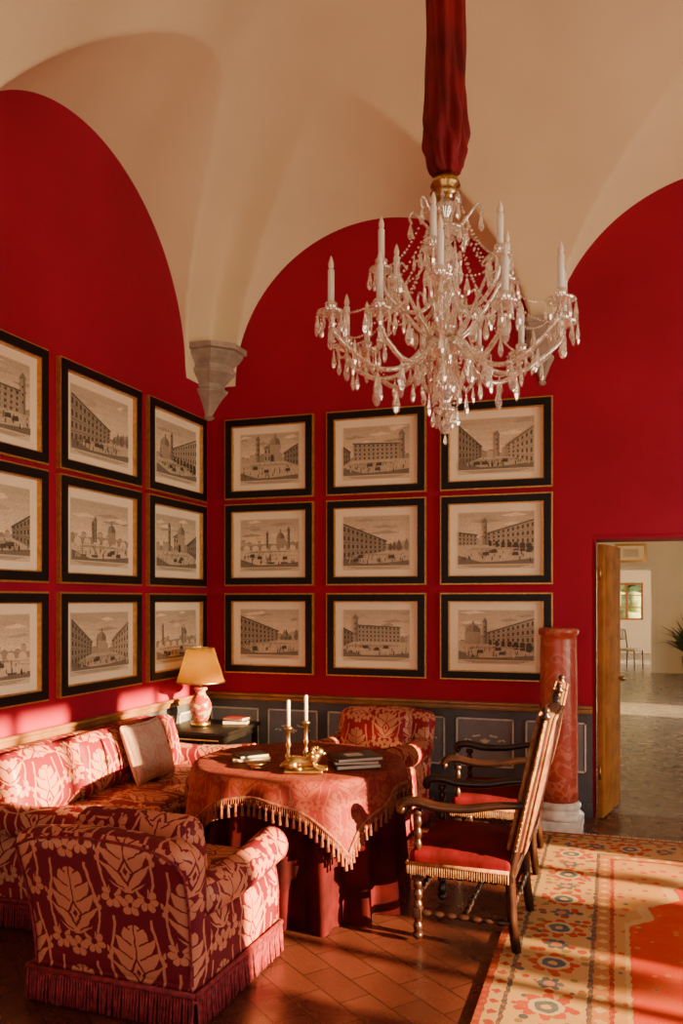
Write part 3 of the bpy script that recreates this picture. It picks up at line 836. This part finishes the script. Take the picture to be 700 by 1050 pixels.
# ------------------------------------------------------------------ walnut armchairs
def walnut_chair(loc,rz=0):
    mb=MB(); fx=-.22; bx=.22; hy=.275; TP=1.10
    def turned(p,q,r=.02,beads=6,blk=.0):
        P=Vector(p);Q=Vector(q);L=(Q-P).length
        Mx=Matrix.Translation(P)@(Q-P).to_track_quat('Z','Y').to_matrix().to_4x4()
        prof=[(r*.9,0)]
        N=beads*8
        for i in range(N+1):
            t=i/N; prof.append((r*(.62+.38*abs(math.sin(pi*beads*t))),L*(.02+.96*t)))
        prof.append((r*.9,L)); mb.lathe(prof,12,0,Mx)
    def blk(x,y,z,s=.024,h=.04): mb.bbox(x-s,x+s,y-s,y+s,z-h,z+h,.004,0)
    rake=lambda z: bx+max(0,(z-.36))*.22
    for sy in(-1,1):
        y=sy*hy
        turned((fx,y,.03),(fx,y,.30),.023,5); blk(fx,y,.33,.025,.04); mb.ball((fx,y,.022),.026,0,12,(1,1,.85)); blk(fx,y,.13,.022,.025)
        turned((fx,y,.37),(fx,y,.60),.020,4)
        mb.tube([(bx+.03,y,0),(bx+.01,y,.15),(bx,y,.36),(rake(.7),y,.7),(rake(TP),y,TP)],[.022,.024,.024,.022,.020],4,0)
        mb.lathe([(.02,0),(.026,.012),(.012,.022),(.022,.036),(.016,.05),(.003,.06)],12,0,Matrix.Translation((rake(TP),y,TP-.01)))
        turned((fx,y,.13),(bx,y,.13),.016,7)
        path=spline([(rake(.70),y,.685),(.15,y,.672),(.02,y,.648),(-.12,y,.645),(-.22,y,.662),(-.285,y,.655),(-.305,y,.628),(-.285,y,.610)],6)
        rad=[.017+.008*min(1,i/20) for i in range(len(path))]; rad[-1]=.014; rad[-2]=.018
        mb.tube(path,rad,10,0,flat=1.25)
        mb.lathe([(.02,0),(.026,.01),(.02,.03)],12,0,Matrix.Translation((fx,y,.60)))
    turned((0,-hy,.13),(0,hy,.13),.016,7); turned((fx,-hy,.22),(fx,hy,.22),.018,8); turned((bx+.01,-hy,.20),(bx+.01,hy,.20),.016,7)
    mb.bbox(fx-.03,bx+.02,-hy-.02,hy+.02,.325,.365,.006,0)
    mb.rbox(-.01,0,.395,.50,.61,.085,.035,10,(0,0,.03),1)
    c=[(fx-.045,-hy-.035),(bx+.0,-hy-.035),(bx+.0,hy+.035),(fx-.045,hy+.035)]
    for a in(0,2,3):
        p=Vector(c[a]);q=Vector(c[(a+1)%4]);L=(q-p).length;N=int(L/.011)
        d=(q-p).normalized(); nr=Vector((d.y,-d.x))
        for k in range(N):
            s=p+(q-p)*((k+.5)/N)
            mb.tube([(s.x,s.y,.372),(s.x+nr.x*.003,s.y+nr.y*.003,.325+random.uniform(-.004,.004))],[.0042,.005],5,3)
        mb.tube([(p.x,p.y,.375),(q.x,q.y,.375)],.009,6,2)
    Lp=.66; zc=.78; M=Matrix.Translation((rake(zc)+.002,0,zc))@Matrix.Rotation(math.atan(.22),4,'Y')
    mb.rbox(0,0,0,.07,2*hy-.012,Lp,.02,10,(.02,0,0),4,M=M)
    for sy in(-1,1):
        for sx in(-1,1): mb.tube([M@Vector((sx*.036,sy*(hy-.018),-Lp/2+.01)),M@Vector((sx*.036,sy*(hy-.018),Lp/2-.01))],.009,6,2)
    for sz in(-1,1):
        for sx in(-1,1): mb.tube([M@Vector((sx*.036,-hy+.018,sz*(Lp/2-.01))),M@Vector((sx*.036,hy-.018,sz*(Lp/2-.01)))],.009,6,2)
    for sy in(-1,1):
        mb.tube([M@Vector((0,sy*(hy+.019),-Lp/2+.02)),M@Vector((0,sy*(hy+.019),Lp/2-.02))],.009,6,2)
        for k in range(24):
            mb.ball(M@Vector((0,sy*(hy+.027),-Lp/2+.02+k*(Lp-.04)/23)),.005,5,6)
    return mb.build('walnut_armchair',[M_wood,M_velvet,M_fringeg,M_fringeg,dam_tap,M_brass],loc,rz)
walnut_chair((-.675,4.165,.012),math.radians(-1)); walnut_chair((-.70,5.30,.012),math.radians(2))

# ------------------------------------------------------------------ column pedestal
mb=MB()
mb.bbox(-.175,.175,-.175,.175,0,.07,.006,1)
mb.lathe([(.165,.07),(.178,.085),(.178,.105),(.160,.12),(.150,.135),(.150,.145),(.160,.155),(.160,.175),(.148,.185),(.142,.195)],40,1)
mb.lathe([(.140,.19),(.137,.30),(.136,.8),(.128,1.36),(.128,1.39),(.142,1.40),(.145,1.42),(.142,1.44),(.135,1.445)],40,0)
mb.build('red_marble_column',[M_mred,M_marblew],(-.385,6.20,0))

# ------------------------------------------------------------------ rug
RW,RL=3.1,4.9
mb=MB(); mb.rbox(RW/2,RL/2,.006,RW,RL,.012,.004,4,(0,0,0),0)
for k in range(240):
    x=RW*(k+.5)/240
    for (yy,s) in((0,-1),(RL,1)): mb.tube([(x,yy,.006),(x+random.uniform(-.006,.006),yy+s*.05,.003)],.003,4,1)
mb.build('persian_rug',[rug_mat(RW,RL),M_mat],(-.53,6.0-RL,0))

# ------------------------------------------------------------------ chandelier
CX,CY=-.70,3.56
mb=MB()
def dropM(c,L,w,n=6):
    prof=[(w*.12,0),(w*.45,-L*.15),(w*.5,-L*.25),(w*.95,-L*.60),(w,-L*.72),(w*.6,-L*.92),(w*.05,-L)]
    mb.lathe(prof,n,0,Matrix.Translation(c)@Matrix.Rotation(random.random()*3,4,'Z')@Matrix.Diagonal((1,.6,1,1)),False)
def bead(c,r):
    x,y,z=c
    mb.add([(x+r,y,z),(x-r,y,z),(x,y+r,z),(x,y-r,z),(x,y,z+r),(x,y,z-r)],[(0,2,4),(2,1,4),(1,3,4),(3,0,4),(2,0,5),(1,2,5),(3,1,5),(0,3,5)],0,False)
def string(a,b_,sag,n,r=.006):
    a=Vector(a);b_=Vector(b_)
    for i in range(n+1):
        t=i/n; p=a.lerp(b_,t); p.z-=sag*4*t*(1-t); bead(p,r*(1.25 if i%4==0 else 1))
def bobeche(x,y,z,r=.055,nd=9,L=.06):
    T=Matrix.Translation((x,y,z))
    mb.lathe([(.012,-.02),(.02,-.012),(r*.8,-.006),(r,.006),(r*.96,.010),(r*.6,.0),(.015,.002)],20,0,T,True)
    mb.lathe([(.014,0),(.018,.012),(.026,.03),(.027,.045),(.022,.05),(.018,.045)],14,0,T,True)
    for k in range(nd):
        a=2*pi*k/nd+x*7; px,py=x+r*math.cos(a),y+r*math.sin(a)
        bead((px,py,z-.006),.006); dropM((px,py,z-.012),L*random.uniform(.85,1.1),.012)
def candle(x,y,z,h=.16):
    T=Matrix.Translation((x,y,z))
    mb.lathe([(.014,.02),(.014,.02+h),(.010,.024+h)],12,1,T)
    mb.lathe([(.006,.02+h),(.012,.034+h),(.0125,.045+h),(.007,.065+h),(.0015,.08+h)],10,3,T)
mb.lathe([(.05,3.50),(.062,3.47),(.066,3.455),(.045,3.44),(.05,3.43),(.068,3.42),(.03,3.405),(.02,3.39)],24,2)
mb.lathe([(.02,3.40),(.042,3.375),(.045,3.35),(.02,3.32),(.016,3.29),(.05,3.27),(.085,3.262),(.088,3.25),(.03,3.24),(.018,3.22),(.035,3.18),(.045,3.13),(.035,3.08),(.016,3.05),(.016,3.02),(.05,2.995),(.055,2.97),(.02,2.94),(.022,2.90),(.05,2.87),(.055,2.83),(.035,2.80),(.05,2.78),(.09,2.77),(.10,2.745),(.07,2.72),(.04,2.70),(.03,2.66),(.05,2.62),(.06,2.58),(.05,2.54),(.025,2.51),(.03,2.49),(.055,2.475),(.03,2.46),(.012,2.45)],24,0)
mb.lathe([(.06,2.79),(.075,2.775),(.075,2.765),(.05,2.755)],24,2)
mb.lathe([(.006,3.5),(.006,2.45)],6,2)
mb.ball((0,0,2.405),.030,0,14,(1,1,1.1),None,False); dropM((0,0,2.375),.05,.016)
for k in range(10):
    a=2*pi*k/10; dropM((.055*math.cos(a),.055*math.sin(a),2.47),.065,.013); dropM((.088*math.cos(a),.088*math.sin(a),3.25),.07,.013)
    dropM((.10*math.cos(a),.10*math.sin(a),2.745),.08,.014); dropM((.06*math.cos(a+.3),.06*math.sin(a+.3),3.42),.045,.010)
NL=11
ends=[]
for k in range(NL):
    a=2*pi*k/NL+.30; c,s=math.cos(a),math.sin(a)
    big=k%2==0; Ro=.515 if big else .45; zo=2.85 if big else 2.79
    pts=spline([(.08,0,2.775),(.14,0,2.70),(.22,0,2.645),(.31,0,2.64),(.39,0,2.68),(Ro-.03,0,zo-.09),(Ro,0,zo-.03)],7)
    P=[(p.x*c,p.x*s,p.z) for p in pts]
    mb.tube(P,[.011]*len(P),8,0)
    for i in range(2,len(P),3): mb.ball(P[i],.0145,0,8,(1,1,.6))
    x,y=Ro*c,Ro*s; bobeche(x,y,zo,.062,10,.075); candle(x,y,zo+.03,.135); ends.append((x,y,zo))
    dropM((.31*c,.31*s,2.625),.11,.020); dropM((.20*c,.20*s,2.635),.09,.017); bead((.31*c,.31*s,2.628),.009)
    dropM((Ro*c,Ro*s,zo-.05),.10,.019); dropM((.42*c,.42*s,2.68),.085,.016)
    string((.085*c,.085*s,3.25),(x*.93,y*.93,zo+.01),.10,30,.0062)
    a2=a+pi/NL; c2,s2=math.cos(a2),math.sin(a2)
    P=[(p.x*c2,p.x*s2,p.z) for p in spline([(.07,0,2.79),(.14,0,2.86),(.21,0,2.96),(.25,0,3.03),(.235,0,3.07),(.205,0,3.05)],6)]
    mb.tube(P,[.009*(1-.5*i/len(P)) for i in range(len(P))],7,0)
    dropM((.245*c2,.245*s2,3.02),.085,.016)
for k in range(NL):
    a,b_=ends[k],ends[(k+1)%NL]; string((a[0],a[1],a[2]-.01),(b_[0],b_[1],b_[2]-.01),.09,20,.006)
    m_=((a[0]+b_[0])/2,(a[1]+b_[1])/2,(a[2]+b_[2])/2-.105); dropM(m_,.085,.017)
NU=6; ue=[]
for k in range(NU):
    a=2*pi*k/NU+.55; c,s=math.cos(a),math.sin(a); Ro=.29; zo=3.06
    P=[(p.x*c,p.x*s,p.z) for p in spline([(.05,0,2.96),(.11,0,2.90),(.19,0,2.90),(.26,0,2.96),(Ro,0,zo-.03)],7)]
    mb.tube(P,.009,8,0)
    for i in range(2,len(P),3): mb.ball(P[i],.012,0,8,(1,1,.6))
    bobeche(Ro*c,Ro*s,zo,.052,9,.07); candle(Ro*c,Ro*s,zo+.03,.125); ue.append((Ro*c,Ro*s,zo))
    string((.06*c,.06*s,3.42),(Ro*c*.93,Ro*s*.93,zo+.02),.07,20,.006); dropM((.19*c,.19*s,2.885),.09,.017)
    a2=a+pi/NU; P=[(p.x*math.cos(a2),p.x*math.sin(a2),p.z) for p in spline([(.04,0,3.24),(.09,0,3.30),(.14,0,3.36),(.16,0,3.34),(.15,0,3.31)],5)]
    mb.tube(P,.006,6,0); dropM((.155*math.cos(a2),.155*math.sin(a2),3.31),.07,.014)
for k in range(NU):
    a,b_=ue[k],ue[(k+1)%NU]; string((a[0],a[1],a[2]-.01),(b_[0],b_[1],b_[2]-.01),.08,16,.006); dropM(((a[0]+b_[0])/2,(a[1]+b_[1])/2,a[2]-.10),.075,.015)
for k in range(30):
    a=random.random()*2*pi; r=random.uniform(.06,.15); z=random.uniform(2.62,3.15); dropM((r*math.cos(a),r*math.sin(a),z),random.uniform(.05,.08),.013)
for k in range(12): 
    a=2*pi*k/12; string((.10*math.cos(a),.10*math.sin(a),2.74),(.05*math.cos(a),.05*math.sin(a),2.48),.0,14,.006)
M_bulb=simple('frosted_bulb',(.85,.72,.55),.2,0,.1,10,0)
mb.build('crystal_chandelier',[M_cry,M_candle,M_brass,M_bulb],(CX,CY,0),recalc=False)
# fabric sleeve
mb=MB(); prof=[]
zs=[3.503,3.51,3.53,3.60,3.68,3.80,4.0,4.3,4.6,4.9,5.2,5.4,5.51]; rs=[.045,.052,.070,.088,.090,.084,.080,.078,.082,.078,.076,.07,.06]
zz=[];rr_=[]
for i in range(len(zs)-1):
    for k in range(4): t=k/4; zz.append(zs[i]+(zs[i+1]-zs[i])*t); rr_.append(rs[i]+(rs[i+1]-rs[i])*t)
zz.append(zs[-1]); rr_.append(rs[-1])
mb.lathe(list(zip(rr_,zz)),120,0,None,True,lambda th,k:1+.13*math.sin(7*th+1.6*math.sin(k*9))+.07*math.sin(13*th+k*14)+.03*math.sin(k*60+3*th))
mb.build('chandelier_fabric_sleeve',[M_sleeve,M_brass],(CX,CY,0))

# ------------------------------------------------------------------ door + adjoining rooms
mb=MB()
mb.box(DOOR[0]-.0,DOOR[0]+.02,Y1+.02,Y1+.45,0,2.14,0); mb.box(DOOR[1]-.02,DOOR[1],Y1+.02,Y1+.45,0,2.14,0); mb.box(DOOR[0]+.02,DOOR[1]-.02,Y1+.02,Y1+.45,2.11,2.14,0)
mb.build('trim_4',[M_red])
mb=MB()
t=.045
mb.bbox(0,.56,-t/2,t/2,.01,2.07,.004,0)
for (z0,z1) in((.15,.75),(.85,1.35),(1.45,1.98)):
    for sy in(-1,1):
        mb.bbox(.08,.48,sy*(t/2)-.006,sy*(t/2)+.006,z0,z1,.005,0); mb.bbox(.11,.45,sy*(t/2+.003)-.006,sy*(t/2+.003)+.006,z0+.03,z1-.03,.005,0)
mb.ball((.51,-t/2-.03,1.02),.022,1,12); mb.tube([(.51,-t/2,1.02),(.51,-t/2-.03,1.02)],.008,8,1)
mb.ball((.51,t/2+.03,1.02),.022,1,12)
for z in(.3,1.8): mb.lathe([(.008,z),(.008,z+.1)],8,1,Matrix.Translation((0,0,0)))
mb.build('door_1',[M_doorw,M_brass],(DOOR[0]+.055,Y1-.02,0),math.radians(77))
FY=19.9; NX0,NX1=-1.6,3.3
mb=MB(); mb.box(NX0-.3,NX1+.3,Y1+.2,FY+8,-.12,0); mb.build('floor_hall',[M_floor2])
wall_open('wall_hall_left','y',Y1+.45,FY+7.6,NX0-.2,NX0,0,4,[],M_white)
wall_open('wall_hall_right','y',Y1+.45,FY+7.6,NX1,NX1+.25,0,4,[(12.0,13.5,.1,2.5),(22.0,23.4,.3,2.6)],M_white)
wall_open('wall_hall_end','x',NX0,NX1,FY,FY+.3,0,4,[(-.75,.80,0,2.33)],M_white)
wall_open('wall_far','x',NX0,NX1,FY+7.3,FY+7.6,0,4,[(-.10,.85,1.02,2.18)],M_white)
mb=MB(); mb.box(NX0-.3,NX1+.3,Y1+.45,FY+7.8,4.0,4.1); mb.build('ceiling_hall',[M_white])
M_orw=simple('orange_window_wood',(.45,.15,.035),.4)
window('window_6','x',-.10,.85,1.02,2.18,FY+7.4,M_orw)
mb=MB()
for (a,b_,p,q) in((-.75,-.65,0,2.43),(.80,.90,0,2.43),(-.65,.80,2.33,2.43)): mb.bbox(a,b_,FY-.03,FY,p,q,.004)
mb.build('trim_5',[M_white])
mb=MB(); mb.bbox(-.05,.62,-.03,0,0,.42,.004,0); mb.box(.0,.57,-.035,-.03,.05,.37,1); mb.box(.12,.45,-.037,-.035,.12,.30,2)
mb.build('framed_picture',[M_gold,M_mat,M_plate],(.07,FY-.031,2.50))
mb=MB()
for sx in(-1,1):
    mb.tube([(sx*.2,-.2,0),(sx*.19,-.19,.44)],[.014,.02],6,0); mb.tube([(sx*.19,.22,0),(sx*.18,.19,.45),(sx*.17,.25,.92)],[.014,.02,.016],6,0)
mb.rbox(0,0,.46,.44,.42,.06,.02,4,(0,0,.01),1); mb.tube(spline([(-.17,.25,.92),(0,.26,.95),(.17,.25,.92)],4),.018,6,0); mb.tube([(-.175,.225,.7),(.175,.225,.7)],.014,6,0)
for k in(-.08,0,.08): mb.tube([(k,.225,.7),(k,.25,.93)],.01,6,0)
M_seatc=simple('cream_seat_fabric',(.6,.48,.34),.8)
mb.build('dining_chair',[M_wood,M_seatc],(.38,20.9,0),math.radians(60))
mb=MB(); mb.lathe([(.16,0),(.2,.05),(.24,.4),(.26,.42),(.24,.44),(.22,.40)],20,0)
for k in range(70):
    a=random.random()*2*pi; el=random.uniform(.5,1.5); L=random.uniform(.5,1.2)
    d=Vector((math.cos(a)*math.cos(el),math.sin(a)*math.cos(el),math.sin(el))); sd_=Vector((-math.sin(a),math.cos(a),0))*.045
    b0=Vector((0,0,.42)); p1=b0+d*L*.6; p2=b0+d*L+Vector((0,0,-.25*L*math.cos(el)))
    mb.add([b0-sd_*.2,b0+sd_*.2,p1+sd_,p1-sd_,p2],[(0,1,2,3),(3,2,4)],1)
M_leaf=simple('leaf_green',(.05,.10,.03),.5); M_pot=simple('grey_stone_pot',(.30,.27,.23),.7)
mb.build('potted_plant',[M_pot,M_leaf],(1.60,18.9,0),recalc=False)
M_hedge=simple('hedge_green',(.42,.52,.20),.8,0,.6,6,.4)
mb=MB()
for k in range(60): mb.ball((random.uniform(-4,4),random.uniform(-.6,.6),random.uniform(0,3.2)),random.uniform(.4,.8),0,8,(1,1,.9))
mb.build('garden_hedge',[M_hedge],(.5,FY+14,0),recalc=False)
# unseen foliage added outside the right-hand windows to break the low sun into patches
mb=MB(); R=random.Random(5)
for k in range(150):
    y=R.uniform(-1.2,5.4); top=2.35+.25*math.sin(y*2.3)
    z=R.uniform(.2,top); r=R.uniform(.10,.26)
    mb.ball((R.uniform(-.5,.5),y,z),r,0,7,(1,1,.8))
for y in (-.5,.9,2.0,3.1,4.4):
    mb.tube([(0,y,0),(.05,y+.05,1.0),(0,y+.1,1.9)],[.05,.04,.02],6,1)
mb.build('added_sun_breaker',[M_leaf,M_wood],(8.6,0,-.14),recalc=False)
mb=MB(); mb.box(-40,60,-40,60,-.3,-.14); mb.build('ground',[simple('garden_gravel',(.40,.33,.24),.9)])

# ------------------------------------------------------------------ lights
def area(name,loc,rot,sx,sy,e,col):
    l=bpy.data.lights.new(name,'AREA'); l.shape='RECTANGLE'; l.size=sx; l.size_y=sy; l.energy=e; l.color=col
    o=bpy.data.objects.new(name,l); scene.collection.objects.link(o); o.location=loc; o.rotation_euler=rot; return o
warm=(1,.85,.66)
for i,w in enumerate(WINS):
    area('window_daylight',(X1+.03,(w[0]+w[1])/2,1.75),(0,math.radians(90),0),2.3,1.05,100,warm)
for x in(-1.75,1.0): area('window_daylight',(x,Y0-.03,1.75),(math.radians(90),0,0),1.05,2.3,36,warm)
for y in(12.75,22.7): area('window_daylight',(NX1-.02,y,1.4),(0,math.radians(90),0),2.2,1.1,170,(1,.88,.70))
sun=bpy.data.lights.new('sun','SUN'); sun.energy=58; sun.color=(1,.64,.27); sun.angle=math.radians(.8)
so=bpy.data.objects.new('sun',sun); scene.collection.objects.link(so)
d=Vector((-1,.16,-.232)); so.rotation_euler=d.to_track_quat('-Z','Y').to_euler(); so.location=(10,0,6)
w=bpy.data.worlds.new('World'); scene.world=w; w.use_nodes=True
bg=w.node_tree.nodes['Background']; bg.inputs[0].default_value=(.85,.88,.95,1); bg.inputs[1].default_value=1.3

# ------------------------------------------------------------------ camera
cam=bpy.data.cameras.new('camera'); cam.lens=845/1050*36; cam.sensor_width=36; cam.shift_y=90/1050; cam.clip_start=.05
co=bpy.data.objects.new('camera',cam); scene.collection.objects.link(co)
co.location=(0,0,1.65); co.rotation_euler=(pi/2,0,math.radians(18.3)); scene.camera=co
